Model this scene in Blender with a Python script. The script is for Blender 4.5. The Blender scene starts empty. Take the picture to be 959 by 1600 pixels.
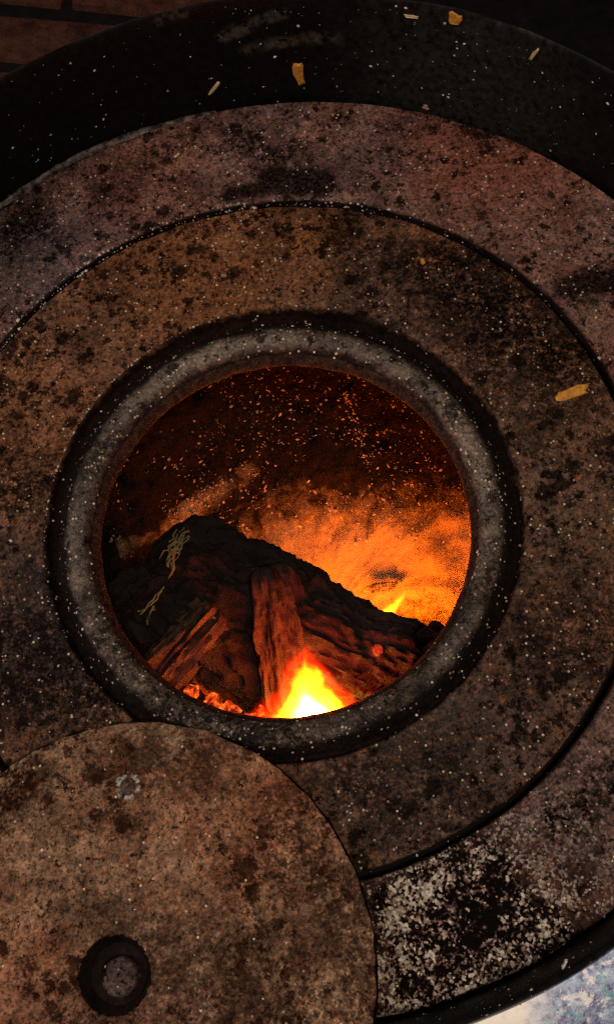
import bpy, bmesh, math, random
from mathutils import Vector, Matrix, Euler, noise
random.seed(7)
S = bpy.context.scene
C = S.collection
PI = math.pi

# ------------------------------------------------------------------ camera
CAM = Vector((0.0147, -0.1781, 0.4742)); PITCH, ROLL, FPX = 0.3547, -0.2549, 1500.0
CROT = Matrix.Rotation(PITCH, 3, 'X') @ Matrix.Rotation(ROLL, 3, 'Z')
cd = bpy.data.cameras.new('camera'); cam = bpy.data.objects.new('camera', cd); C.objects.link(cam)
cam.location = CAM; cam.rotation_euler = CROT.to_euler()
cd.sensor_fit = 'VERTICAL'; cd.sensor_height = 32; cd.sensor_width = 32; cd.lens = 32 * FPX / 1600
cd.clip_start = 0.01; cd.clip_end = 50
S.camera = cam

# ------------------------------------------------------------------ light
W = bpy.data.worlds.new('World'); S.world = W; W.use_nodes = True
bg = W.node_tree.nodes['Background']; bg.inputs[0].default_value = (0.60, 0.16, 0.46, 1); bg.inputs[1].default_value = 0.010
def lamp(name, kind, loc, energy, color, **k):
    l = bpy.data.lights.new(name, kind); l.energy = energy; l.color = color
    for a, v in k.items(): setattr(l, a, v)
    o = bpy.data.objects.new(name, l); C.objects.link(o); o.location = loc
    return o
def aim(o, t): o.rotation_euler = (Vector(t) - o.location).to_track_quat('-Z', 'Y').to_euler()
k = lamp('room_lamp', 'AREA', (0.12, -0.30, 0.85), 3.5, (1.0, 0.81, 0.64), shape='DISK', size=0.16); aim(k, (0, -0.02, 0))
k = lamp('brick_fill', 'AREA', (-0.9, 1.1, 0.8), .7, (1.0, 0.72, 0.55), shape='DISK', size=0.2); aim(k, (-.45, .4, -.36))  # added fill without a visible source, brightens the bricks
k = lamp('left_fill', 'AREA', (-0.75, 0.15, 0.75), 3.4, (1.0, 0.84, 0.80), shape='DISK', size=0.4); aim(k, (0, 0, 0))  # unseen soft fill from the left, raised to brighten the bricks
S.view_settings.view_transform = 'Standard'; S.view_settings.look = 'None'
S.view_settings.exposure = 0; S.view_settings.gamma = 1; S.view_settings.use_curve_mapping = False
S.render.engine = 'CYCLES'
S.cycles.use_denoising = False; S.cycles.max_bounces = 6
S.cycles.sample_clamp_indirect = 1.5

# ------------------------------------------------------------------ helpers
def ray(x, y):                       # direction of a photograph pixel (959 x 1600)
    return (CROT @ Vector(((x - 479.5) / FPX, -(y - 800) / FPX, -1.0))).normalized()
def at(x, y, z=0.0):
    d = ray(x, y); return CAM + d * ((z - CAM.z) / d.z)
WALL_C, WALL_R, WALL_H = Vector((0.0051, 0.0154)), 0.2589, 0.0769
def on_wall(x, y, r=WALL_R):
    d = ray(x, y); o = Vector((CAM.x - WALL_C.x, CAM.y - WALL_C.y)); e = Vector((d.x, d.y))
    a, b, c = e.dot(e), o.dot(e), o.dot(o) - r * r
    return CAM + d * ((-b + math.sqrt(b * b - a * c)) / a)
def on_lining(x, y):
    d = ray(x, y); t = 0.45
    while t < 1.2:
        p = CAM + d * t
        if p.z < -0.02 and (lining_r(p.z) < math.hypot(p.x, p.y) or p.z < -0.262): break
        t += 0.0006
    return CAM + d * t
def lining_r(z):
    u = max(0.0, min(1.0, (z + 0.262) / 0.14))
    return 0.19 * (1 - (1 - u) ** 2.2) ** 0.75 + 0.0005

def link(name, bm, mat, parent=None, smooth=True, angle=40, loc=None):
    me = bpy.data.meshes.new(name); bmesh.ops.recalc_face_normals(bm, faces=bm.faces[:]); bm.to_mesh(me); bm.free()
    if smooth:
        for p in me.polygons: p.use_smooth = True
        me.set_sharp_from_angle(angle=math.radians(angle))
    if mat: me.materials.append(mat)
    o = bpy.data.objects.new(name, me); C.objects.link(o)
    if loc: o.location = loc
    if parent: o.parent = parent
    return o
def tag(o, label=None, cat=None, group=None, kind=None):
    if label: o['label'] = label
    if cat: o['category'] = cat
    if group: o['group'] = group
    if kind: o['kind'] = kind
    return o
def empty(name, loc=(0, 0, 0)):
    o = bpy.data.objects.new(name, None); C.objects.link(o); o.location = loc; o.empty_display_size = 0.02
    return o
def loops_bm(loops, seg=192, closed=True, a0=0.0, a1=2 * PI, cap=False, wob=0.0, bm=None):
    """loops: (cx, cy, r, z); skin them one after the other."""
    bm = bm or bmesh.new(); full = abs(a1 - a0 - 2 * PI) < 1e-6
    n = seg if full else seg + 1
    rows = []
    for i, (cx, cy, r, z) in enumerate(loops):
        row = []
        for k in range(n):
            a = a0 + (a1 - a0) * k / seg
            w = wob * noise.noise((math.cos(a) * 9, math.sin(a) * 9, i * .35)) + wob * .5 * noise.noise((math.cos(a) * 40, math.sin(a) * 40, i * .7))
            row.append(bm.verts.new((cx + (r + w) * math.cos(a), cy + (r + w) * math.sin(a), z + w * .5)))
        rows.append(row)
    m = len(loops)
    for i in range(m if closed else m - 1):
        A, B = rows[i], rows[(i + 1) % m]
        for k in range(n if full else n - 1):
            q = (k + 1) % n
            bm.faces.new((A[k], A[q], B[q], B[k]))
    if not full and closed:
        bm.faces.new([r[0] for r in rows]); bm.faces.new([r[-1] for r in rows][::-1])
    if cap: bm.faces.new(rows[-1])
    if cap == 2: bm.faces.new(rows[0][::-1])
    return bm

# ------------------------------------------------------------------ node helpers
class N:
    def __init__(s, name):
        s.m = bpy.data.materials.new(name); s.m.use_nodes = True; s.t = s.m.node_tree; s.t.nodes.clear()
        s.out = s.t.nodes.new('ShaderNodeOutputMaterial')
        s.co = s.t.nodes.new('ShaderNodeTexCoord').outputs['Object']
    def put(s, inp, v):
        if hasattr(v, 'is_linked') or isinstance(v, bpy.types.NodeSocket): s.t.links.new(v, inp)
        elif isinstance(v, (tuple, list)) and len(v) == 3 and inp.type == 'RGBA': inp.default_value = (*v, 1)
        else: inp.default_value = v
    def noise(s, scale, detail=4, rough=.6, dist=0, co=None, off=None):
        n = s.t.nodes.new('ShaderNodeTexNoise'); c = co or s.co
        if off: c = s.vadd(c, off)
        s.put(n.inputs['Vector'], c); n.inputs['Scale'].default_value = scale; n.inputs['Detail'].default_value = detail
        n.inputs['Roughness'].default_value = rough; n.inputs['Distortion'].default_value = dist
        return n.outputs[0]
    def vadd(s, c, off):
        n = s.t.nodes.new('ShaderNodeVectorMath'); s.put(n.inputs[0], c); s.put(n.inputs[1], off); return n.outputs[0]
    def vscale(s, c, v):
        n = s.t.nodes.new('ShaderNodeVectorMath'); n.operation = 'MULTIPLY'; s.put(n.inputs[0], c); n.inputs[1].default_value = v; return n.outputs[0]
    def vor(s, scale, co=None, rnd=1.0):
        n = s.t.nodes.new('ShaderNodeTexVoronoi'); s.put(n.inputs['Vector'], co or s.co); n.inputs['Scale'].default_value = scale
        n.inputs['Randomness'].default_value = rnd
        w = s.t.nodes.new('ShaderNodeSeparateColor'); s.put(w.inputs[0], n.outputs['Color'])
        return n.outputs['Distance'], w.outputs[0], w.outputs[1], n.outputs['Color']
    def mr(s, v, a, b, c=0.0, d=1.0):
        n = s.t.nodes.new('ShaderNodeMapRange'); s.put(n.inputs[0], v)
        for i, q in enumerate((a, b, c, d)): s.put(n.inputs[i + 1], q)
        return n.outputs[0]
    def op(s, o, a, b=0.0, cl=False):
        n = s.t.nodes.new('ShaderNodeMath'); n.operation = o; n.use_clamp = cl; s.put(n.inputs[0], a); s.put(n.inputs[1], b); return n.outputs[0]
    def mix(s, f, a, b, mode='MIX'):
        n = s.t.nodes.new('ShaderNodeMix'); n.data_type = 'RGBA'; n.blend_type = mode
        s.put(n.inputs[0], f); s.put(n.inputs[6], a); s.put(n.inputs[7], b); return n.outputs[2]
    def grey(s, v):
        n = s.t.nodes.new('ShaderNodeCombineColor')
        for i in range(3): s.put(n.inputs[i], v)
        return n.outputs[0]
    def spot(s, p, r, soft, wob=None):
        n = s.t.nodes.new('ShaderNodeVectorMath'); n.operation = 'DISTANCE'; s.put(n.inputs[0], s.co); n.inputs[1].default_value = p
        d = n.outputs['Value']
        if wob is not None: d = s.op('ADD', d, wob)
        return s.mr(d, r + soft, r - soft * .3)
    def seg(s, a, b, r, soft, wob=None):
        ab = Vector(b) - Vector(a); k = max(ab.length_squared, 1e-9)
        q = s.t.nodes.new('ShaderNodeVectorMath'); q.operation = 'SUBTRACT'; s.put(q.inputs[0], s.co); q.inputs[1].default_value = a
        d = s.t.nodes.new('ShaderNodeVectorMath'); d.operation = 'DOT_PRODUCT'; s.put(d.inputs[0], q.outputs[0]); d.inputs[1].default_value = tuple(ab / k)
        t = s.op('ADD', d.outputs['Value'], 0.0, True)
        m = s.t.nodes.new('ShaderNodeVectorMath'); m.operation = 'SCALE'; m.inputs[0].default_value = tuple(ab); s.put(m.inputs['Scale'], t)
        e = s.t.nodes.new('ShaderNodeVectorMath'); e.operation = 'DISTANCE'; s.put(e.inputs[0], q.outputs[0]); s.put(e.inputs[1], m.outputs[0])
        v = e.outputs['Value']
        if wob is not None: v = s.op('ADD', v, wob)
        return s.mr(v, r + soft, r - soft * .3)
    def bump(s, h, strength, dist, nrm=None):
        n = s.t.nodes.new('ShaderNodeBump'); s.put(n.inputs['Strength'], strength); s.put(n.inputs['Distance'], dist)
        s.put(n.inputs['Height'], h)
        if nrm: s.put(n.inputs['Normal'], nrm)
        return n.outputs[0]
    def bsdf(s, col, rough, metal=0.0, nrm=None, spec=.5, emit=None, estr=0.0):
        b = s.t.nodes.new('ShaderNodeBsdfPrincipled'); s.put(b.inputs['Base Color'], col); s.put(b.inputs['Roughness'], rough)
        s.put(b.inputs['Metallic'], metal); s.put(b.inputs['Specular IOR Level'], spec)
        if nrm: s.put(b.inputs['Normal'], nrm)
        if emit is not None: s.put(b.inputs['Emission Color'], emit); s.put(b.inputs['Emission Strength'], estr)
        s.t.links.new(b.outputs[0], s.out.inputs[0]); return s.m

def iron(name, ca, cb, rust, rust_amt, pits, dark, speck=.962, grain=820, zones=(), soot=(), crust=(), pale=(), lipw=.8, rough=.52, spec=.13, contrast=1.0, bumpd=.0009, seed=0.0, flank_shade=None, lip=None):
    """Granular, scaled, rusty cast iron. zones: (point, radius, soft, colour); soot / crust: (a, b, radius, soft, strength); pale: flaking scale."""
    n = N(name); off = (seed, seed * 1.7, seed * .3)
    big = n.noise(9, 6, .66, .3, off=off); mid = n.noise(42, 7, .72, .2, off=off); fine = n.noise(230, 6, .78, off=off); fine2 = n.noise(520, 4, .75, off=off)
    wob = n.mr(n.noise(38, 6, .74, off=off), .2, .8, -.030, .030); wobs = n.mr(n.noise(80, 6, .76, off=off), .25, .75, -.005, .005)
    d1, r1, g1, c1 = n.vor(grain); d2, r2, g2, c2 = n.vor(grain * .45); d3, r3, g3, c3 = n.vor(grain * .8, n.vadd(n.co, (.37, .11, .2)))
    col = n.mix(n.mr(mid, .38, .62), ca, cb)
    col = n.mix(n.op('MULTIPLY', n.mr(n.op('ADD', big, n.op('MULTIPLY', n.op('SUBTRACT', fine, .5), .35)), .44, .62), rust_amt), col, rust)
    for p, r, s_, cz in zones: col = n.mix(n.op('MULTIPLY', n.spot(p, r, s_, wob), .85), col, cz)
    # fine granular tone
    t1 = n.mr(r1, 0, 1, -.34 * contrast, .34 * contrast)
    tone = n.op('ADD', n.op('ADD', t1, n.mr(n.noise(900, 2, .7, off=off), .3, .7, -.30, .30)), n.op('ADD', n.mr(fine, .27, .73, .22, 1.66), n.mr(fine2, .3, .7, -.52, .52)))
    tone = n.op('MULTIPLY', n.op('MAXIMUM', tone, .05), n.mr(mid, .30, .68, .50, 1.30))
    col = n.mix(1.0, col, n.grey(tone), 'MULTIPLY')
    col = n.mix(n.op('MULTIPLY', n.mr(n.noise(260, 4, .7, off=(off[0] + 5, 3, 3)), .56, .64), .7), col, n.mix(1.0, rust, n.grey(tone), 'MULTIPLY'))
    # black pits: separate, ragged, of every size, denser in places
    nz = n.t.nodes.new('ShaderNodeTexNoise'); n.put(nz.inputs['Vector'], n.co); nz.inputs['Scale'].default_value = 330; nz.inputs['Detail'].default_value = 4; nz.inputs['Roughness'].default_value = .7
    wv = n.t.nodes.new('ShaderNodeVectorMath'); wv.operation = 'MULTIPLY_ADD'; n.put(wv.inputs[0], nz.outputs['Color']); wv.inputs[1].default_value = (.0115, .0115, .0115); n.put(wv.inputs[2], n.vadd(n.co, off))
    clus = n.mr(n.noise(20, 5, .66, off=(off[0] + 9, 2, 4)), .34, .66, -.22, .30)
    bm_ = None
    for sc_, thr in ((95, .62), (170, .52), (330, .40)):
        dd_, ra_, ga_, ca_ = n.vor(sc_, wv.outputs[0])
        rad_ = n.op('MULTIPLY', n.mr(n.op('ADD', ra_, clus), thr, 1.15, 0.0, 1.0), .62 * pits)
        q = n.op('MULTIPLY', n.mr(n.op('SUBTRACT', dd_, rad_), .05, -.06), n.op('GREATER_THAN', rad_, .04))
        bm_ = q if bm_ is None else n.op('MAXIMUM', bm_, q)
    bm_ = n.op('MULTIPLY', bm_, n.mr(ga_, 0, 1, .75, 1.0))
    # pale flaking scale with black between the flakes
    for p, r, s_ in pale:
        area = n.spot(p, r, s_, wob)
        lv = n.op('ADD', n.op('ADD', n.noise(110, 6, .74, off=(2, 5, 1)), n.op('MULTIPLY', r1, .26)), n.mr(n.noise(30, 4, .6, off=(7, 5, 1)),   .32, .68, -.15, .09))
        lv = n.op('ADD', lv, n.op('MULTIPLY', fine2, .12))
        col = n.mix(n.op('MULTIPLY', area, n.mr(lv, .68, .80)), col, n.mix(g1, (.78, .72, .60), (.20, .15, .11)))
        bm_ = n.op('MAXIMUM', n.op('MULTIPLY', bm_, n.op('SUBTRACT', 1.0, area)), n.op('MULTIPLY', area, n.mr(lv, .735, .63)))
    for a_, b_, r, s_, st in soot:
        q = n.seg(a_, b_, r, s_, wob)
        bm_ = n.op('MAXIMUM', bm_, n.op('MULTIPLY', q, n.mr(n.op('ADD', n.op('ADD', fine, n.op('MULTIPLY', r1, .25)), n.op('MULTIPLY', mid, .4)), 1.02, .74, 0.0, st)))
    for a_, b_, r, s_, st in crust: bm_ = n.op('MAXIMUM', bm_, n.op('MULTIPLY', n.seg(a_, b_, r, s_, wobs), n.mr(r1, 0, 1, st, st * .8)))
    if flank_shade or lip:                # shade painted in soot colour on bead flanks and groove edges, crest kept light
        cr, cyy = flank_shade or lip
        vm = n.t.nodes.new('ShaderNodeVectorMath'); vm.operation = 'LENGTH'; n.put(vm.inputs[0], n.vscale(n.vadd(n.co, (0, cyy, 0)), (1, 1, 0)))
        if flank_shade: bm_ = n.op('MAXIMUM', bm_, n.mr(n.op('ADD', n.op('ABSOLUTE', n.op('SUBTRACT', vm.outputs['Value'], cr)), n.op('MULTIPLY', wobs, .5)), .0030, .0072, 0, .95))
        else: bm_ = n.op('MAXIMUM', bm_, n.mr(n.op('ADD', vm.outputs['Value'], n.op('MULTIPLY', wobs, lipw)), cr + .0022, cr + .0002, 0, .96))
    col = n.mix(bm_, col, n.mix(r1, dark, n.mix(1.0, dark, n.grey(2.0), 'MULTIPLY')))
    # bright grains, with sparkle and glints put into the colour
    sp = n.op('MULTIPLY', n.op('GREATER_THAN', r3, speck), n.op('LESS_THAN', d3, .40))
    col = n.mix(n.op('MULTIPLY', sp, n.mr(g3, 0, 1, .3, 1)), col, n.mix(.35, (.74, .68, .56), c3))
    h = n.op('ADD', n.op('MULTIPLY', r1, .5), n.op('ADD', n.op('MULTIPLY', fine, 1.4), n.op('MULTIPLY', bm_, -.7)))
    h = n.op('ADD', h, n.op('MULTIPLY', mid, 1.6))
    return n.bsdf(col, n.op('ADD', rough, n.op('MULTIPLY', n.op('SUBTRACT', g1, .5), .35)), .0, n.bump(h, .85, bumpd), n.mr(bm_, 0, 1, spec, .02))

# ------------------------------------------------------------------ materials
M = {}
v3 = lambda p: (p.x, p.y, p.z)
P = lambda x, y: v3(at(x, y))
M['inner'] = iron('inner_ring_iron', (.072, .042, .030), (.170, .094, .060), (.32, .108, .033), .55, 1.0, (.0035, .0022, .002), seed=1.3, lip=(.1256, .001), lipw=.45,
    zones=[(P(300, 440), .035, .05, (.24, .098, .040)), (P(60, 640), .035, .04, (.23, .098, .046)), (P(480, 370), .012, .03, (.20, .076, .026)),
           (P(60, 980), .03, .03, (.062, .048, .043)), (P(700, 1180), .05, .05, (.085, .062, .050)), (P(870, 800), .04, .04, (.115, .070, .046))],
    soot=[(P(700, 420), P(860, 560), .020, .035, 1.0), (P(600, 400), P(660, 430), .01, .03, .8), (P(40, 1010), P(150, 1080), .02, .03, .9), (P(20, 750), P(80, 770), .008, .02, .95), (P(560, 1230), P(680, 1230), .01, .03, .75), (P(860, 1000), P(890, 960), .012, .03, .75)])
M['outer'] = iron('outer_ring_iron', (.115, .068, .060), (.220, .130, .108), (.29, .096, .050), .4, .9, (.0035, .0025, .0022), seed=4.1,
    zones=[(P(760, 230), .04, .04, (.24, .088, .055)), (P(60, 420), .03, .04, (.115, .084, .084)), (P(930, 500), .012, .01, (.19, .115, .085)), (P(940, 1240), .02, .03, (.20, .135, .115))],
    soot=[(P(370, 225), P(410, 240), .006, .012, 1.0), (P(30, 360), P(60, 350), .006, .012, 1.0), (P(840, 1320), P(940, 1240), .006, .02, 1.0), (P(150, 300), P(240, 250), .004, .014, .8)],
    crust=[(P(360, 305), P(430, 290), .0045, .003, 1.0), (P(425, 280), P(500, 287), .0085, .003, 1.0), (P(885, 448), P(965, 436), .0070, .003, 1.0), (P(900, 470), P(925, 470), .002, .004, .9)],
    pale=[(P(735, 1470), .050, .03)], lip=(.1914, -.0074), lipw=.12)
M['bead'] = iron('bead_iron', (.066, .048, .034), (.165, .126, .090), (.12, .07, .042), .35, .7, (.006, .0045, .0042), speck=.93, grain=760, rough=.40, spec=.6, bumpd=.0007, seed=2.2, flank_shade=(.1085, .0045),
    soot=[(P(150, 1000), P(290, 1125), .008, .016, .85), (P(290, 1125), P(460, 1165), .010, .016, .9), (P(460, 1165), P(660, 1100), .010, .016, .85), (P(640, 560), P(740, 640), .003, .012, .8), (P(180, 680), P(130, 780), .003, .012, .8), (P(790, 880), P(770, 960), .004, .012, .8)],
    zones=[(P(760, 720), .02, .03, (.20, .150, .105)), (P(300, 560), .02, .03, (.21, .165, .12))])
M['lid'] = iron('lid_iron', (.155, .085, .048), (.335, .208, .126), (.33, .105, .040), .5, .85, (.014, .005, .003), speck=.985, grain=820, rough=.55, seed=7.7,
    zones=[((-.02, -.06, .012), .03, .05, (.20, .115, .085))],
    soot=[((.085, .045, .012), (.105, -.04, .012), .008, .022, .75), ((.01, .0, .012), (.06, -.02, .012), .01, .035, .6), ((-.075, .078, .012), (-.04, .095, .012), .010, .008, 1.0), ((.05, .08, .012), (.02, .085, .012), .004, .02, .6)])
n = N('socket_iron')
M['socket'] = n.bsdf(n.mix(n.mr(n.noise(300, 5, .7), .35, .7), (.004, .0025, .0025), (.020, .010, .008)), .8, 0, n.bump(n.noise(400, 4), .7, .0006), .12)  # shade of the deep recess put into the near-black colour
M['pin'] = iron('pin_iron', (.06, .040, .038), (.11, .078, .072), (.10, .05, .03), .3, .8, (.006, .004, .004), seed=9)

n = N('black_enamel')
fine = n.noise(220, 5, .7); big = n.noise(14, 4, .6)
d, r, g, c = n.vor(420)
col = n.mix(n.mr(fine, .4, .75), (.0022, .0018, .0022), (.0085, .008, .007))
wob = n.mr(n.noise(60, 5, .7), .2, .8, -.012, .012)
for (x0, y0), (x1, y1), rr in (((350, 58), (372, 46), .0030), ((372, 46), (440, 20), .0022), ((385, 78), (440, 66), .0030), ((440, 66), (520, 58), .0028), ((250, 32), (285, 20), .0014)):
    q = n.seg(v3(on_wall(x0, y0)), v3(on_wall(x1, y1)), rr, .0028, n.op('MULTIPLY', wob, .22))
    col = n.mix(n.op('MULTIPLY', q, n.mr(n.op('ADD', fine, n.op('MULTIPLY', n.op('SUBTRACT', n.noise(75, 5, .75), .5), .9)), .36, .66)), col, (.075, .060, .045))  # pale streaks paint reflections onto the enamel wall
q = n.spot(v3(on_wall(730, 140)), .045, .045, wob); col = n.mix(n.op('MULTIPLY', q, n.mr(fine, .35, .7)), col, (.032, .032, .026))  # grey sheen of the wall painted as a soft patch
q = n.seg(v3(on_wall(775, 30)), v3(on_wall(955, 108)), .0005, .0035, n.op('MULTIPLY', wob, .3)); col = n.mix(n.op('MULTIPLY', q, n.mr(fine, .35, .6)), col, (.075, .055, .042))
col = n.mix(n.op('MULTIPLY', n.op('GREATER_THAN', r, .994), n.op('LESS_THAN', d, .30)), col, (.45, .45, .4))
M['enamel'] = n.bsdf(col, n.mr(big, .3, .7, .38, .6), 0, n.bump(n.op('ADD', fine, r), .4, .0005), .2)
n = N('soot_shade_iron'); M['soot'] = n.bsdf(n.mix(n.noise(150, 5), (.0015, .0009, .0013), (.008, .0055, .0055)), .8, 0, n.bump(n.noise(300, 5), .6, .001), .12)  # sooty support plate; the lid edge uses it as painted shade
n = N('shaded_lip'); f = n.noise(260, 6, .75); M['lip_shade'] = n.bsdf(n.mix(n.mr(f, .4, .68), (.004, .003, .003), (.045, .034, .028)), .7, 0, n.bump(f, .7, .0008), .15)  # dark colour paints the shaded inner side and mutes firelight on it
n = N('seam_iron'); M['seam'] = n.bsdf(n.mix(n.mr(n.noise(160, 6, .75), .42, .62), (.010, .007, .007), (.20, .16, .14)), .55, 0, n.bump(n.noise(350, 5), .8, .001), .5)

n = N('galvanised_steel')
f1 = n.noise(95, 6, .72, .5); f2 = n.noise(260, 5, .75); f3 = n.noise(150, 4, .7, off=(4, 4, 4))
m = n.spot(v3(at(955, 1560, .043)), .024, .018, n.mr(n.noise(60, 6, .72), .2, .8, -.016, .016))
blue = n.mix(n.mr(f2, .36, .64), (.05, .045, .16), (.40, .50, .66)); blue = n.mix(n.mr(f3, .58, .66), blue, (.12, .34, .36)); blue = n.mix(n.mr(f1, .54, .60), blue, (.62, .62, .64))
col = n.mix(m, (.56, .54, .50), blue)
col = n.mix(n.mr(n.noise(170, 5, .7), .345, .31), col, (.015, .012, .03))
M['steel'] = n.bsdf(col, .45, .3, n.bump(f2, n.mr(m, 0, 1, .08, .5), .0006), .4)

n = N('ash_lining')
fine = n.noise(210, 7, .8); mid = n.noise(48, 6, .7, .5); d, r, g, c = n.vor(330); d2, r2, g2, c2 = n.vor(150)
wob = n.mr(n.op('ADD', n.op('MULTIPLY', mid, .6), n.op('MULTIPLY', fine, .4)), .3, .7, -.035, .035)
lit_ash = n.mix(n.mr(fine, .3, .7), (.20, .145, .085), (.33, .245, .145))
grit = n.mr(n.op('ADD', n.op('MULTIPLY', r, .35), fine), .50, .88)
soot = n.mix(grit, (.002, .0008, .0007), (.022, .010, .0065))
bed = n.seg(v3(on_lining(470, 880)), v3(on_lining(760, 880)), .034, .028, wob)  # firelit area painted as paler ash, the wall beyond as darker soot
col = n.mix(bed, soot, lit_ash)
for (x0, y0), (x1, y1), rr in (((385, 738), (300, 800), .0030), ((300, 800), (200, 850), .0035)):
    col = n.mix(n.op('MULTIPLY', n.seg(v3(on_lining(x0, y0)), v3(on_lining(x1, y1)), rr, .007, n.op('MULTIPLY', wob, .25)), n.mr(fine, .38, .58, .05, .95)), col, (.55, .42, .24))
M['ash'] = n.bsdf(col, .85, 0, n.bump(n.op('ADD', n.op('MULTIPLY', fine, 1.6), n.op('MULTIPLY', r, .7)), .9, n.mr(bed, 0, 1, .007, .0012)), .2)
n = N('crusted_ash'); f = n.noise(240, 6, .75); M['crust'] = n.bsdf(n.mix(n.mr(f, .42, .62), (.012, .008, .006), (.17, .145, .11)), .85, 0, n.bump(f, .9, .003), .2)

n = N('charred_wood')
st = n.vscale(n.co, (1, 1, .22)); g1 = n.noise(150, 6, .7, 0, st); g2 = n.noise(420, 5, .7); d, r, g, c = n.vor(95, n.vscale(n.co, (1, 1, .5)))
col = n.mix(n.mr(g1, .35, .68), (.006, .0035, .003), (.024, .013, .010))
col = n.mix(n.mr(g2, .66, .74), col, (.10, .07, .055))
M['char'] = n.bsdf(col, .8, 0, n.bump(n.op('ADD', g1, n.op('MULTIPLY', g2, .5)), .9, .003), .3)
n = N('split_wood')
st = n.vscale(n.co, (1, 1, .12)); g1 = n.noise(190, 6, .65, 0, st)
col = n.mix(n.mr(g1, .35, .65), (.020, .009, .006), (.070, .030, .017)); col = n.mix(n.mr(n.noise(60, 5, .7), .55, .66), col, (.02, .014, .011))
M['split'] = n.bsdf(col, .75, 0, n.bump(g1, .7, .002), .3)
n = N('dark_split_wood'); g1 = n.noise(170, 7, .7, 0, n.vscale(n.co, (1, 1, .16))); M['darksplit'] = n.bsdf(n.mix(n.mr(g1, .34, .68), (.009, .0045, .004), (.042, .018, .012)), .78, 0, n.bump(g1, .8, .002), .25)
n = N('lit_bark'); M['fibre'] = n.bsdf(n.mix(n.noise(250, 4), (.10, .085, .03), (.36, .31, .12)), .7, 0, n.bump(n.noise(500), .6, .0008))  # yellow-green light on the bark fibres put into their colour
n = N('ember')
e = n.noise(130, 5, .7, .6); hot = n.mr(e, .44, .68)
M['ember'] = n.bsdf((.03, .02, .018), .85, 0, n.bump(n.noise(260, 5), .8, .002), .3, n.mix(hot, (1, .035, .004), (1, .26, .02)), n.mr(e, .42, .70, 0.03, 2.6))
n = N('glowing_edge'); e = n.noise(180, 5, .7, .4)
M['glow'] = n.bsdf((.03, .02, .018), .85, 0, None, .2, (1, .045, .008), n.mr(e, .35, .65, .1, .9))
n = N('pale_ash'); d, r, g, c = n.vor(200); M['flake'] = n.bsdf(n.mix(n.mr(n.noise(160, 3), .3, .7), (.16, .11, .085), (.50, .42, .36)), .8)
n = N('salt_grain'); d, r, g, c = n.vor(300); M['speck'] = n.bsdf(n.mix(n.mr(n.noise(130, 2), .35, .65), (.42, .38, .33), (.78, .76, .70)), .5, 0, None, .6)
n = N('verdigris_crust'); M['crust2'] = n.bsdf(n.mix(n.mr(n.noise(420, 4, .7), .38, .6), (.10, .075, .06), (.46, .45, .40)), .7, 0, n.bump(n.noise(600), .8, .0006), .2)
n = N('orange_chip'); M['orange'] = n.bsdf(n.mix(n.mr(n.noise(500, 4, .7), .35, .65), (.42, .15, .012), (.75, .36, .05)), .6, 0, n.bump(n.noise(900), .6, .0004))
n = N('straw_chip'); M['straw'] = n.bsdf(n.mix(n.noise(700, 3), (.45, .33, .13), (.7, .55, .28)), .6)
n = N('pink_chip'); M['pink'] = n.bsdf(n.mix(n.mr(n.noise(400, 4), .35, .6), (.20, .08, .05), (.52, .28, .20)), .7, 0, n.bump(n.noise(500), .8, .0008))
n = N('white_chip'); M['white'] = n.bsdf(n.mix(n.noise(600, 3), (.4, .36, .33), (.8, .77, .72)), .55)
n = N('brick_clay'); big = n.noise(30, 6, .7); fine = n.noise(160, 6, .75)
col = n.mix(n.mr(big, .35, .68), (.07, .025, .018), (.25, .095, .055)); col = n.mix(n.mr(fine, .45, .32), col, (.025, .014, .012))
M['brick'] = n.bsdf(col, .85, 0, n.bump(n.op('ADD', fine, big), .9, .004), .25)
n = N('dark_floor'); M['floor'] = n.bsdf(n.mix(n.mr(n.noise(40, 6, .7), .4, .7), (.006, .005, .006), (.018, .014, .013)), .8, 0, n.bump(n.noise(120, 5), .6, .003), .25)

# ------------------------------------------------------------------ floor and bricks
FZ = -0.36
bm = bmesh.new(); bmesh.ops.create_grid(bm, x_segments=8, y_segments=8, size=3.0)
floor = tag(link('floor', bm, M['floor'], smooth=False, loc=(0, 0, FZ + .002)), 'soot black floor around the stove', kind='structure')
def brick_bm(sx, sy, sz, seed):
    b = bmesh.new(); bmesh.ops.create_cube(b, size=1)
    bmesh.ops.scale(b, vec=(sx, sy, sz), verts=b.verts)
    bmesh.ops.bevel(b, geom=b.edges[:], offset=.006, segments=2, profile=.6, affect='EDGES')
    for v in b.verts: v.co += Vector((noise.noise(v.co * 30 + Vector((seed, 0, 0))), noise.noise(v.co * 30 + Vector((0, seed, 3))), noise.noise(v.co * 25 + Vector((5, 0, seed))))) * .003
    return b
A, B, D = at(0, 6, FZ + .012), at(205, 27, FZ + .012), at(0, 98, FZ + .012)
ux = (B - A).normalized(); uy = Vector((-ux.y, ux.x, 0)); pitch_b = abs((D - A).dot(uy))
protos = []
for i in range(4):
    b = brick_bm(.203, pitch_b - .020, .06, i * 3.7)
    me = bpy.data.meshes.new('brick'); b.to_mesh(me); b.free()
    for p in me.polygons: p.use_smooth = True
    me.set_sharp_from_angle(angle=math.radians(35)); me.materials.append(M['brick']); protos.append(me)
ba = math.atan2(ux.y, ux.x); kk = 0
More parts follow.
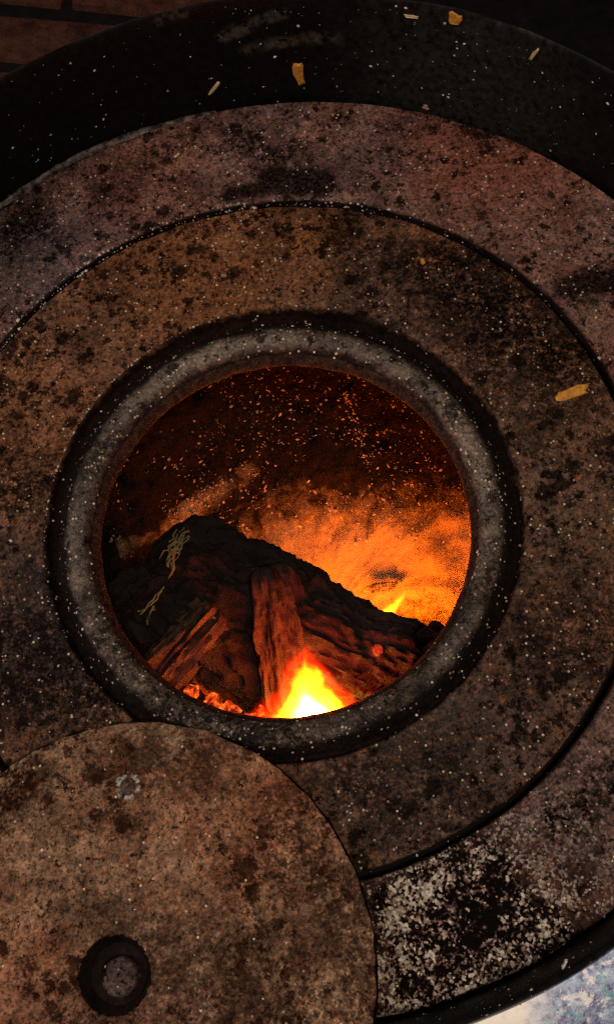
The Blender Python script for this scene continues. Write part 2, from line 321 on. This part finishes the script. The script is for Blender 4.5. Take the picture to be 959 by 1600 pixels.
for row in range(-9, 7):
    for c in range(-3, 5):
        p = A + uy * ((row + .5) * pitch_b) + ux * (c * .216 + (.10 if row % 2 else .0) - .03)
        if p.x > 0.16 or p.x < -1.1 or (p.x ** 2 + (p.y - .015) ** 2) < .31 ** 2: continue
        o = bpy.data.objects.new('brick', protos[kk % 4]); kk += 1; C.objects.link(o); o.parent = floor
        o.location = (p.x, p.y, -.021 + random.uniform(-.004, .004)); o.rotation_euler = (random.uniform(-.015, .015), random.uniform(-.015, .015), ba + random.uniform(-.012, .012) + (PI if random.random() < .5 else 0))

# ------------------------------------------------------------------ stove body
stove = tag(empty('stove', (0, 0, 0)), 'round black wood stove with an open fire hole in its rusty top', 'stove')
cx, cy = WALL_C
A0, A1 = math.radians(-101), math.radians(196)
prof = [(cx, cy, .2589, -.016), (cx, cy, .2589, .02), (cx, cy, .2589, .05), (cx, cy, .2589, WALL_H - .003), (cx, cy, .2597, WALL_H - .0006), (cx, cy, .2602, WALL_H), (cx, cy, .2607, WALL_H - .0006),
        (cx, cy, .2612, WALL_H - .002), (cx, cy, .2612, .02), (cx, cy, .2612, -.016)]
wb = loops_bm(prof, 260, True, A0, A1, wob=.0006)
def low(a):                                                   # the rim dips towards the shelf
    u = max(0, min(1, (a - math.radians(-25)) / math.radians(55))); u = u * u * (3 - 2 * u); return .58 + .42 * u
for v in wb.verts:
    a = math.atan2(v.co.y - cy, v.co.x - cx); a = a + 2 * PI if a < math.radians(-120) else a
    if v.co.z > 0: v.co.z *= low(a)
link('drum_wall', wb, M['enamel'], stove)
body = [(cx, cy, .2645, -.0165), (cx, cy, .2665, -.022), (cx, cy, .268, -.12), (cx, cy, .268, FZ + .02), (cx, cy, .262, FZ + .003), (cx, cy, .250, FZ + .003), (cx, cy, .250, -.03)]
link('body_drum', loops_bm(body, 160, True), M['enamel'], stove)
sup = [(cx, cy, .2595, -.0115), (cx, cy, .2595, -.016), (0, 0, .172, -.016), (0, 0, .172, -.0115)]
link('support_plate', loops_bm(sup, 160, True), M['soot'], stove)
seam = [(cx, cy, .2587 - .0022 + .0022 * math.cos(t), .0025 + .0022 * math.sin(t)) for t in [k * PI / 4 for k in range(8)]]
sb = loops_bm(seam, 150, True, math.radians(86), math.radians(185), wob=.0016)
for v in sb.verts:
    a = math.atan2(v.co.y - cy, v.co.x - cx); t = min(1, max(.02, (a - math.radians(86)) / .35)) if a > 0 else 1
    v.co.z = -.001 + (v.co.z + .001) * t
link('seam_bead', sb, M['seam'], stove)
# firebox lining: a rough bowl of fireclay and ash, displaced
bm = bmesh.new(); rows = []; SEG, RW = 300, 120
for i in range(RW + 1):
    u = i / RW; z = -0.018 - u * (.262 - .018)
    if u > .5:
        z = -0.14 - (u - .5) * 2 * .122
    r = lining_r(z) if i < RW else 0.0
    rows.append((r, z))
# resample with the bottom closed radially
prof = [(r, z) for r, z in rows if r > .04] + [(q, -.262) for q in (.03, .02, .01)]
vr = []
for r, z in prof:
    row = []
    for k in range(SEG):
        a = 2 * PI * k / SEG; p = Vector((r * math.cos(a), r * math.sin(a), z))
        inward = Vector((-math.cos(a), -math.sin(a), .8)).normalized()
        amp = min(1.0, max(0.0, (-z - .03) / .05))
        h = noise.fractal(p * 16, .9, 2.1, 6) * .012 + noise.fractal(p * 70, .8, 2.1, 4) * .0035
        p += inward * h * amp
        row.append(bm.verts.new(p))
    vr.append(row)
for i in range(len(vr) - 1):
    for k in range(SEG):
        q = (k + 1) % SEG; bm.faces.new((vr[i][k], vr[i + 1][k], vr[i + 1][q], vr[i][q]))
bm.faces.new(vr[-1])
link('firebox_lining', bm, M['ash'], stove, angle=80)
# bright steel shelf outside the rim
bm = loops_bm([(cx, cy, .2614, .038), (cx, cy, .2614, .0425), (cx, cy, .2620, .0433), (cx, cy, .315, .0435), (cx, cy, .3165, .0425), (cx, cy, .3165, .038)], 60, True, math.radians(-95), math.radians(-30))
tag(link('side_shelf', bm, M['steel'], stove), 'shiny pale galvanised steel shelf outside the black rim')

# ------------------------------------------------------------------ rings
gy = .0074; gx = -.0003
outer = [(gx, gy, .1915, -.010), (gx, gy, .1915, -.0012), (gx, gy, .1920, -.0003), (gx, gy, .1928, 0), (cx, cy, .22, .0003), (cx, cy, .245, .0), (cx, cy, .2560, -.0002), (cx, cy, .2570, -.0012), (cx, cy, .2570, -.010)]
outer[4] = (.002, .011, .212, .0003); outer[5] = (.004, .014, .240, .0)
tag(link('outer_cooking_ring', loops_bm(outer, 300, True, wob=.0006), M['outer']), 'wide outer purplish brown iron ring against the black wall, flaking pale at lower right', 'stove ring')
ir = empty('inner_cooking_ring'); tag(ir, 'inner iron ring with raised grey bead around the open fire hole', 'stove ring')
hy = -.0055
inner = [(0, -.003, .115, -.010), (gx, .0076, .1881, -.010), (gx, .0076, .1881, -.0014), (gx, .0076, .1876, -.0004), (gx, .0076, .1863, 0), (0, .006, .170, .0004), (0, .003, .148, .0003), (0, .0, .1300, -.0002), (0, -.0006, .1276, -.0003), (0, -.001, .1266, -.0011), (0, -.0012, .1258, -.0032), (0, -.0016, .1248, -.0056), (0, -.003, .115, -.0062)]
link('ring_plate', loops_bm(inner, 300, True, wob=.0006), M['inner'], ir)
bead = []
BY = -.0030
for ro_, z_ in ((.1205, -.0062), (.1208, -.0044), (.1196, -.0026), (.1180, -.0006), (.1160, .0014), (.1138, .0028), (.1112, .0035), (.1085, .0034), (.1060, .0026), (.1038, .0010), (.1018, -.0010), (.1002, -.0032), (.0990, -.0054), (.0984, -.0068), (.0985, -.0078), (.0994, -.0084), (.1040, -.0112), (.1085, -.0142), (.1140, -.0142)):
    f = max(0, min(1, (.1208 - ro_) / .0224)) if z_ > -.008 else 1
    bead.append((0, BY - .0035 * f, ro_, z_))
link('raised_bead', loops_bm(bead[:11], 300, False, wob=.0005), M['bead'], ir)
link('hole_lip', loops_bm(bead[10:], 300, False, wob=.0005), M['lip_shade'], ir)

# ------------------------------------------------------------------ lid
LZ = .0135
lid = tag(empty('iron_cover', (-.1139, -.1974, .0015)), 'round brown iron lid lying on the rings at lower left, with a dark socket', 'stove lid')
LR = .1103
kc = at(178, 1525, LZ) - Vector((-.1139, -.1974, LZ)); kx, ky = kc.x, kc.y
lz = LZ - .0015
def lerp(a, b, t): return a + (b - a) * t
le = [(0, 0, LR - .012, 0), (0, 0, LR - .0015, .0), (0, 0, LR, .0015), (0, 0, LR, lz - .0016), (0, 0, LR - .0005, lz - .0007)]
link('lid_edge', loops_bm(le, 220, False, wob=.0008), M['soot'], lid)  # near-black edge paints the contact shadow outline of the lid
lp = [(0, 0, LR - .0005, lz - .0007), (0, 0, LR - .0012, lz - .0002), (0, 0, LR - .0022, lz)]
for t in (.2, .4, .6, .8): lp.append((kx * t, ky * t, lerp(LR, .018, t), lz + .0004))
lp += [(kx, ky, .0180, lz), (kx, ky, .0170, lz - .0005), (kx, ky, .0164, lz - .0018)]
link('lid_disc', loops_bm(lp, 220, False, wob=.0008), M['lid'], lid)
sk = [(kx, ky, .0164, lz - .0019), (kx, ky, .0150, lz - .005), (kx, ky, .0128, lz - .0095), (kx, ky, .008, lz - .011), (kx, ky, .002, lz - .0112)]
link('handle_socket', loops_bm(sk, 64, False, cap=True, wob=.0002), M['socket'], lid)
kp = at(187, 1527, LZ - .003) - Vector((-.1139, -.1974, .0015)); px_, py_ = kp.x, kp.y
pn = [(px_, py_, .0080, lz - .0108), (px_, py_, .0084, lz - .005), (px_, py_, .0082, lz - .0034), (px_, py_, .0075, lz - .0026), (px_, py_, .003, lz - .0022)]
link('socket_pin', loops_bm(pn, 48, False, cap=True, wob=.0003), M['pin'], lid)
rv = at(201, 1229, LZ) - Vector((-.1139, -.1974, .0015))
bm = bmesh.new()
for a0_, a1_ in ((.1, 1.2), (1.5, 2.9), (3.1, 3.9), (4.2, 5.1), (5.4, 6.1)):
    rl = [(rv.x, rv.y, .0062, lz + .0003), (rv.x, rv.y, .0055, lz + .0010), (rv.x, rv.y, .0044, lz + .0010), (rv.x, rv.y, .0038, lz + .0003)]
    loops_bm(rl, 12, True, a0_, a1_, wob=.0013, bm=bm)
tag(link('rivet_mark', bm, M['crust2'], lid), 'pale broken crust around a dark rusty rivet')
link('rivet_head', loops_bm([(rv.x, rv.y, .0034, lz + .0003), (rv.x, rv.y, .0030, lz + .0009), (rv.x, rv.y, .0012, lz + .0011)], 24, False, cap=True, wob=.0005), M['pin'], lid)

# ------------------------------------------------------------------ logs
def log(name, a, b, ra, rb, mat, seed, split=0.0, taper=.06, low=.35, rough=.006, seg=110, rings=150, crack=.007):
    a, b = Vector(a), Vector(b); L = (b - a).length
    bm = bmesh.new(); rows = []
    for i in range(rings + 1):
        t = i / rings; row = []
        ew = .5 - taper; u_ = max(0, abs(t - .5) - ew) / taper; endf = math.sqrt(max(0, 1 - u_ ** 2.2))
        r0 = (ra + (rb - ra) * t)
        for k in range(seg):
            th = 2 * PI * k / seg; c, s = math.cos(th), math.sin(th)
            r = r0 * (low + (1 - low) * endf)
            if split: r = min(r, r0 * split / max(1e-3, c)) if c > 0 else r
            P = Vector((c * 1.6, s * 1.6, t * L * 14)) + Vector((seed, seed * 2, seed * .5))
            r += noise.fractal(P * 1.2, .9, 2.1, 5) * rough
            # charcoal checking: the surface breaks into blocks
            Q = Vector((c * 3.1 + seed, s * 3.1, t * L * 15 + seed)); Q += noise.noise_vector(Q * 1.3) * .35
            dv = noise.voronoi(Q)[0]; e1 = dv[1] - dv[0]; r -= crack * max(0, 1 - e1 / .13) * .8; r -= crack * .25 * dv[0]
            dv = noise.voronoi(Vector((Q.x * 2.2, Q.y * 2.2, Q.z * 2.6)))[0]; e2 = dv[1] - dv[0]; r -= crack * .22 * max(0, 1 - e2 / .2)
            r += noise.noise(P * 9) * rough * .18
            row.append(bm.verts.new((c * r, s * r, (t - .5) * L)))
        rows.append(row)
    for i in range(rings):
        for k in range(seg):
            q = (k + 1) % seg; bm.faces.new((rows[i][k], rows[i][q], rows[i + 1][q], rows[i + 1][k]))
    bm.faces.new(rows[0][::-1]); bm.faces.new(rows[-1])
    o = link(name, bm, mat, angle=60, loc=(a + b) / 2)
    o.rotation_euler = (b - a).to_track_quat('Z', 'Y').to_euler()
    return o
lg = log('charred_log', at(225, 905, -.155), at(735, 1120, -.155), .054, .046, M['char'], 3.1, rough=.011, crack=.0065, taper=.24, low=.30, seg=170, rings=220)
l4 = log('split_log', at(450, 1112, -.138), at(413, 884, -.101), .024, .019, M['darksplit'], 21.3, split=.55, rough=.006, crack=.004, taper=.16, low=.45, rings=150, seg=90)
tag(l4, 'dark split log running up from the flame across the charred log, red at its foot', 'log')
lc = log('charred_chunk', at(205, 975, -.165), at(330, 895, -.125), .034, .024, M['char'], 13.7, rough=.012, crack=.010, taper=.3, low=.2, rings=110, seg=110)
tag(lc, 'black charred wood chunk at the far left of the fire with yellowish bark strands', 'log')
tag(lg, 'large black charred log lying across the fire, cracked bark lit red', 'log')
l2 = log('split_stick', at(215, 1085, -.120), at(338, 948, -.112), .019, .015, M['split'], 8.3, split=.62, rough=.006, crack=.005, taper=.12, low=.5, rings=90, seg=60)
tag(l2, 'brown split stick leaning on the left of the charred log, glowing orange below', 'log')
l3 = log('charred_stub', at(560, 1095, -.125), at(705, 1000, -.130), .018, .015, M['char'], 5.4, rough=.006, crack=.006, rings=80, seg=70)
tag(l3, 'short black charred stub at the right beside the flame', 'log')

def tube(pts, rads, seg=7, bm=None):
    bm = bm or bmesh.new(); rows = []
    for i, p in enumerate(pts):
        d = (pts[min(i + 1, len(pts) - 1)] - pts[max(i - 1, 0)]).normalized(); u = d.orthogonal().normalized(); w = d.cross(u)
        rows.append([bm.verts.new(p + (u * math.cos(2 * PI * k / seg) + w * math.sin(2 * PI * k / seg)) * rads[i]) for k in range(seg)])
    for A_, B_ in zip(rows, rows[1:]):
        for k in range(seg): q = (k + 1) % seg; bm.faces.new((A_[k], A_[q], B_[q], B_[k]))
    bm.faces.new(rows[0][::-1]); bm.faces.new(rows[-1]); return bm

# ------------------------------------------------------------------ fire
def flame(name, base, tip, rad, strength, seed, label, side=1.0, mid=.5):
    base, tip = Vector(base), Vector(tip); L = (tip - base).length
    bm = bmesh.new(); pr = [(0, .02)] + [(rad * 1.25, k / 8) for k in range(0, 9)]
    rows = []
    for r, t in ((rad * 1.2, -.12), (rad * 1.3, .1), (rad * 1.3, .4), (rad * 1.0, .7), (rad * .6, .95), (rad * .2, 1.05)):
        rows.append([bm.verts.new((r * math.cos(2 * PI * k / 24), side * r * math.sin(2 * PI * k / 24), t * L)) for k in range(24)])
    for A_, B_ in zip(rows, rows[1:]):
        for k in range(24): q = (k + 1) % 24; bm.faces.new((A_[k], A_[q], B_[q], B_[k]))
    bm.faces.new(rows[0][::-1]); bm.faces.new(rows[-1])
    n = N(name + '_fire'); sp = n.t.nodes.new('ShaderNodeSeparateXYZ')
    wv = n.vadd(n.co, (seed, seed, seed)); nz = n.t.nodes.new('ShaderNodeTexNoise'); n.put(nz.inputs['Vector'], wv); nz.inputs['Scale'].default_value = 45; nz.inputs['Detail'].default_value = 3
    dv = n.t.nodes.new('ShaderNodeVectorMath'); dv.operation = 'SUBTRACT'; n.put(dv.inputs[0], nz.outputs['Color']); dv.inputs[1].default_value = (.5, .5, .5)
    co = n.vadd(n.co, n.vscale(dv.outputs[0], (rad * .6, rad * .6, L * .3)))
    n.put(sp.inputs[0], co)
    t = n.op('DIVIDE', sp.outputs[2], L)
    rr = n.op('SQRT', n.op('ADD', n.op('POWER', n.op('ABSOLUTE', sp.outputs[0]), 2), n.op('POWER', n.op('ABSOLUTE', n.op('DIVIDE', sp.outputs[1], side)), 2)))
    wdt = n.op('MULTIPLY', n.op('POWER', n.op('MAXIMUM', n.op('SUBTRACT', 1.0, t), .0001), 1.05), rad)
    d = n.op('SUBTRACT', 1.0, n.op('DIVIDE', rr, n.op('MAXIMUM', wdt, .0001)), True)
    d = n.op('MULTIPLY', d, n.mr(t, -.1, .06)); d = n.op('MULTIPLY', d, n.mr(t, .95, .0, .25, 1.0))
    em = n.t.nodes.new('ShaderNodeEmission')
    ramp = n.t.nodes.new('ShaderNodeValToRGB'); n.put(ramp.inputs[0], d); e = ramp.color_ramp.elements
    e[0].position = 0; e[0].color = (1, .012, .001, 1); e[1].position = .80; e[1].color = (1, .92, .35, 1)
    x = e.new(.28); x.color = (1, .03, .001, 1); x = e.new(.40); x.color = (.95, .62, .006, 1); x = e.new(.55); x.color = (.95, .92, .012, 1)
    n.put(em.inputs[0], ramp.outputs[0]); n.put(em.inputs[1], n.op('MULTIPLY', n.op('POWER', d, 1.8), strength))
    n.t.links.new(em.outputs[0], n.out.inputs['Volume'])
    o = link(name, bm, n.m, smooth=False, loc=base); o.rotation_euler = (tip - base).to_track_quat('Z', 'Y').to_euler()
    return tag(o, label, 'flame')
flame('flame', at(484, 1150, -.112), at(480, 1000, -.066), .043, 1900, 1.0, 'bright yellow and white flame rising at the near edge of the fire hole')
flame('small_flame', at(588, 985, -.212), at(646, 908, -.198), .013, 900, 2.0, 'thin yellow flame licking up behind the charred log')
lamp('flame_light', 'POINT', at(486, 1084, -.082), .85, (1.0, .04, .004), shadow_soft_size=.022)
lamp('back_fire_light', 'POINT', at(560, 965, -.200), 1.7, (1.0, .165, .004), shadow_soft_size=.01)
lamp('back_fire_light', 'POINT', at(668, 1004, -.202), 1.5, (1.0, .165, .004), shadow_soft_size=.01)
lamp('low_fire_light', 'POINT', at(300, 1090, -.155), .16, (1.0, .09, .01), shadow_soft_size=.01)

def lump(name, p, size, mat, seed, sq=(1, 1, .7), sub=3, rz=0.0):
    bm = bmesh.new(); bmesh.ops.create_icosphere(bm, subdivisions=sub, radius=1)
    for v in bm.verts:
        d = v.co.normalized(); f = 1 + .45 * noise.noise(d * 1.7 + Vector((seed, 0, 0))) + .18 * noise.noise(d * 5 + Vector((0, seed, 0)))
        v.co = Vector((d.x * sq[0], d.y * sq[1], d.z * sq[2])) * size * f
    o = link(name, bm, mat, loc=p, angle=30); o.rotation_euler = (0, 0, rz); return o
ember_px = [(335, 1098, 14), (362, 1108, 16), (392, 1088, 15), (412, 1104, 14), (440, 1112, 16), (372, 1086, 10), (425, 1085, 12), (350, 1120, 14), (395, 1120, 14), (545, 1118, 12), (300, 1080, 12), (455, 1085, 10)]
for i, (x, y, s) in enumerate(ember_px):
    o = lump('ember', at(x, y, -.145 - .01 * (i % 3)), s / 2600 * 1.1, M['ember'], i * 2.3, rz=i)
    tag(o, 'small glowing orange ember heaped at the foot of the bright flame', 'ember', 'embers heaped at the foot of the flame')
for i, (x, y, s, z, lab) in enumerate([(665, 1030, 14, -.135, 'red glowing ember under the right edge of the charred stub'), (690, 1005, 12, -.135, 'red glowing ember at the far right against the hole edge'), (590, 1016, 8, -.108, 'small red glowing chip on the charred log, right of the flame'),
                                  (262, 1050, 15, -.135, 'red glowing ember under the low end of the split stick')]):
    tag(lump('ember', at(x, y, z), s / 2500, M['glow'], 11 + i, rz=i * .7), lab, 'ember')
p = at(592, 918, -.232); tag(lump('ash_chunk', p, .0100, M['crust'], 4.4, (1.35, .34, .30), rz=-.05), 'grey crusted ash chunk lying behind the charred log', 'ash chunk')
p = at(695, 932, -.236); tag(lump('ash_chunk', p, .0065, M['flake'], 6.4, (1.3, .7, .5), rz=.3), 'small pale ash chip on the orange bed at right', 'ash chunk')
# bed of coals under the logs, real lumps in one mass
bm = bmesh.new()
for i in range(420):
    a = random.uniform(0, 2 * PI); r = .13 * math.sqrt(random.random()); x, y = r * math.cos(a) * 1.1 - .01, r * math.sin(a) * .35 - .085
    s = random.uniform(.006, .013); z = -.225 + random.uniform(0, .035)
    m = bmesh.new(); bmesh.ops.create_icosphere(m, subdivisions=2, radius=s)
    for v in m.verts: v.co = v.co * (1 + .4 * noise.noise(v.co.normalized() * 2 + Vector((i, 0, 0)))) + Vector((x, y, z))
    me = bpy.data.meshes.new('t'); m.to_mesh(me); m.free(); bm.from_mesh(me); bpy.data.meshes.remove(me)
tag(link('coal_bed', bm, M['char'], angle=30), 'heap of black coals under the logs in the firebox', 'coals', kind='stuff')

# yellowish bark fibres on the log's left end
fp = [[(283, 838), (262, 862), (250, 900)], [(255, 920), (235, 945), (212, 962)], [(240, 950), (228, 985)], [(300, 822), (278, 845), (268, 875)], [(310, 958), (345, 968)]]
LINV = Matrix.LocRotScale(lg.location, lg.rotation_euler, None).inverted()
def on_log(x, y):
    d = ray(x, y); t = .50
    while t < .75:
        pl = LINV @ (CAM + d * t)
        if math.hypot(pl.x, pl.y) < .050 and abs(pl.z) < .145: return CAM + d * (t - .002)
        t += .0008
    return at(x, y, -.14)
for i, q in enumerate(fp):
    for rep in range((9, 2, 2, 8, 2)[i]):
        ox, oy = random.gauss(0, 7 if i in (0, 3) else 2), random.gauss(0, 7 if i in (0, 3) else 2)
        pix = []
        for (x0, y0), (x1, y1) in zip(q, q[1:]):
            for k_ in range(4): pix.append((x0 + (x1 - x0) * k_ / 4 + ox + random.gauss(0, 2.2), y0 + (y1 - y0) * k_ / 4 + oy + random.gauss(0, 2.2)))
        if i in (0, 3): st_ = random.randint(0, max(0, len(pix) - 5)); pix = pix[st_:st_ + random.randint(4, 6)]
        pts = [on_log(*p) for p in pix]
        o = link('bark_strand', tube(pts, [random.uniform(.0003, .0008) for _ in pts], 5), M['fibre'])
        o.parent = lg; o.matrix_parent_inverse = LINV

# ------------------------------------------------------------------ loose grains and flakes
def scatter(name, mat, spots, label, cat, flat=1.0, long=1.0):
    verts, faces = [], []
    for p, nrm, s in spots:
        q = nrm.to_track_quat('Z', 'Y').to_matrix() @ Matrix.Rotation(random.uniform(0, 6.3) if long == 1 else random.gauss(0, .5), 3, 'Z')
        b = len(verts); e = random.uniform(.7, 1.5) * long
        for v in ((e, 0, 0), (0, 1, 0), (-e, .2, 0), (.1, -1, 0), (.1, 0, flat), (0, 0, -flat)):
            w = Vector(v) * s; w += Vector((random.uniform(-1, 1), random.uniform(-1, 1), 0)) * s * .35
            verts.append(p + q @ w)
        for f in ((0, 1, 4), (1, 2, 4), (2, 3, 4), (3, 0, 4), (1, 0, 5), (2, 1, 5), (3, 2, 5), (0, 3, 5)): faces.append(tuple(b + k for k in f))
    me = bpy.data.meshes.new(name); me.from_pydata(verts, [], faces); me.materials.append(mat)
    o = bpy.data.objects.new(name, me); C.objects.link(o); return tag(o, label, cat, kind='stuff')
UP = Vector((0, 0, 1)); sp = []
def grain(): return .00018 + .00062 * random.random() ** 5
for _ in range(2600):                                        # on the flat rings
    r, a = math.sqrt(random.uniform(.128 ** 2, .252 ** 2)), random.uniform(0, 2 * PI)
    if noise.noise((r * math.cos(a) * 28, r * math.sin(a) * 28, 4)) + random.uniform(-.45, .45) < .02: continue
    sp.append((Vector((r * math.cos(a), r * math.sin(a) + .005, .0004)), UP, grain()))
for _ in range(420):                                         # on the bead
    a = random.uniform(0, 2 * PI); t = random.uniform(.5, 2.4); r = .1095 + .0095 * math.cos(t); z = -.0035 + .0105 * math.sin(t)
    sp.append((Vector((r * math.cos(a), r * math.sin(a) - .003, z)), Vector((math.cos(t) * math.cos(a), math.cos(t) * math.sin(a), math.sin(t))), grain() * .9))
for _ in range(330):                                         # grains added to imitate glints along the ring gap edges
    a = random.gauss(2.05, .55); r = random.choice((.1886, .1925)) + random.gauss(0, .0005)
    sp.append((Vector((r * math.cos(a), r * math.sin(a) + .0076, .0002)), UP, grain() * 1.5))
for _ in range(160):  # more grains standing in for glints on the groove edge
    a = random.gauss(2.3, .5); r = .1262
    sp.append((Vector((r * math.cos(a), r * math.sin(a), .0002)), UP, grain()))
scatter('salt_grains', M['speck'], sp, 'fine pale grains and edge glints scattered over the rusty iron rings', 'grains', .8)
sp = []
for _ in range(620):
    a = random.uniform(math.radians(-95), math.radians(190)); z = .004 + .07 * random.random()
    if random.random() > (.95 if a < 2.0 else .5): continue
    sp.append((Vector((cx + .2585 * math.cos(a), cy + .2585 * math.sin(a), z)), Vector((-math.cos(a), -math.sin(a), .1)), grain() * 1.15))
scatter('wall_grains', M['speck'], sp, 'white specks stuck on the black rim wall', 'grains', .6)
sp = []
def flake_at(x, y, s):
    p = on_lining(x, y); nrm = Vector((-p.x, -p.y, .12)).normalized()
    sp.append((p + nrm * random.uniform(.001, .006), (nrm + Vector((random.gauss(0, .5), random.gauss(0, .5), random.gauss(0, .5)))).normalized(), s))
for _ in range(2300):
    x, y = random.uniform(165, 740), random.uniform(568, 850)
    if (x - 449) ** 2 / 292 ** 2 + (y - 843) ** 2 / 282 ** 2 > 1: continue
    flake_at(x, y, .00025 + .0009 * random.random() ** 4)
for _ in range(420):
    t = random.random(); flake_at(390 - 205 * t + random.gauss(0, 8), 735 + 112 * t + random.gauss(0, 7 + 8 * t), random.uniform(.0002, .0007))
for _ in range(90):
    t = random.random(); flake_at(540 + 35 * t + random.gauss(0, 5), 600 + 130 * t + random.gauss(0, 6), random.uniform(.0003, .0008))
scatter('ash_flakes', M['flake'], sp, 'pale ash flakes clinging to the dark back of the firebox', 'ash', .25, 1.5)

# ------------------------------------------------------------------ single chips and crumbs
def chip(name, p, nrm, L, Wd, rot, mat, label, cat, th=.0006, seed=0):
    rnd = random.Random(seed); q = nrm.to_track_quat('Z', 'Y').to_matrix() @ Matrix.Rotation(rot, 3, 'Z'); bm = bmesh.new()
    ring = []
    for k in range(14):
        a = 2 * PI * k / 14; j = rnd.uniform(.72, 1.15)
        sx = abs(math.cos(a)) ** .6 * (1 if math.cos(a) > 0 else -1); sy = abs(math.sin(a)) ** .6 * (1 if math.sin(a) > 0 else -1)
        ring.append(Vector((sx * L / 2 * j, sy * Wd / 2 * j, 0)))
    top = [bm.verts.new(q @ (v * .86 + Vector((0, 0, th * rnd.uniform(.7, 1.5))))) for v in ring]; bot = [bm.verts.new(q @ v) for v in ring]
    bm.faces.new(top)
    for k in range(14): j = (k + 1) % 14; bm.faces.new((bot[k], bot[j], top[j], top[k]))
    bm.faces.new(bot[::-1])
    return tag(link(name, bm, mat, smooth=False, loc=p), label, cat)
def wall_chip(x, y, lx, ly, rot, mat, name, label, cat, seed):
    p = on_wall(x, y, WALL_R - .0006); nr = Vector((WALL_C.x - p.x, WALL_C.y - p.y, 0)).normalized()
    return chip(name, p, nr, lx, ly, rot, mat, label, cat, .0008, seed)
wall_chip(467, 115, .0070, .0185, 0.05, M['orange'], 'orange_chip', 'orange upright chip stuck on the black wall above the rings', 'chip', 1)
wall_chip(710, 29, .0075, .0085, 0, M['orange'], 'orange_chip', 'round orange chip near the top edge of the black wall', 'chip', 2)
wall_chip(834, 84, .0022, .010, -.4, M['straw'], 'straw_bit', 'pale yellow straw bit on the black wall at right', 'straw', 3)
wall_chip(335, 137, .0018, .014, -.75, M['straw'], 'straw_bit', 'thin straw bit low on the black wall at left', 'straw', 4)
wall_chip(642, 25, .008, .0016, 0, M['straw'], 'straw_bit', 'tiny straw bit beside the round orange chip', 'straw', 8)
chip('orange_chip', at(893, 613, .0008), UP, .0195, .0062, .05, M['orange'], 'long flat orange chip on the inner ring at right', 'chip', seed=5)
chip('orange_chip', at(660, 409, .0008), UP, .0024, .0044, 0.1, M['orange'], 'tiny orange chip on the inner ring above the bead', 'chip', seed=6)
chip('straw_bit', at(277, 243, .0008), UP, .0048, .0022, .6, M['straw'], 'small straw bit on the outer ring at upper left', 'straw', seed=7)
chip('straw_bit', at(105, 251, .0008), UP, .0060, .0024, .5, M['straw'], 'small straw bit at the far left edge of the outer ring', 'straw', seed=9)
tag(lump('pink_crumb', at(669, 162, .002), .0038, M['pink'], 3.3, (1.3, .8, .6)), 'pinkish rust crumb at the foot of the black wall', 'crumb')
chip('white_chip', on_wall(882, 1508, WALL_R - .001), Vector((-.6, .7, .2)).normalized(), .005, .002, .3, M['white'], 'small white chip in the black gap at lower right', 'chip', seed=12)
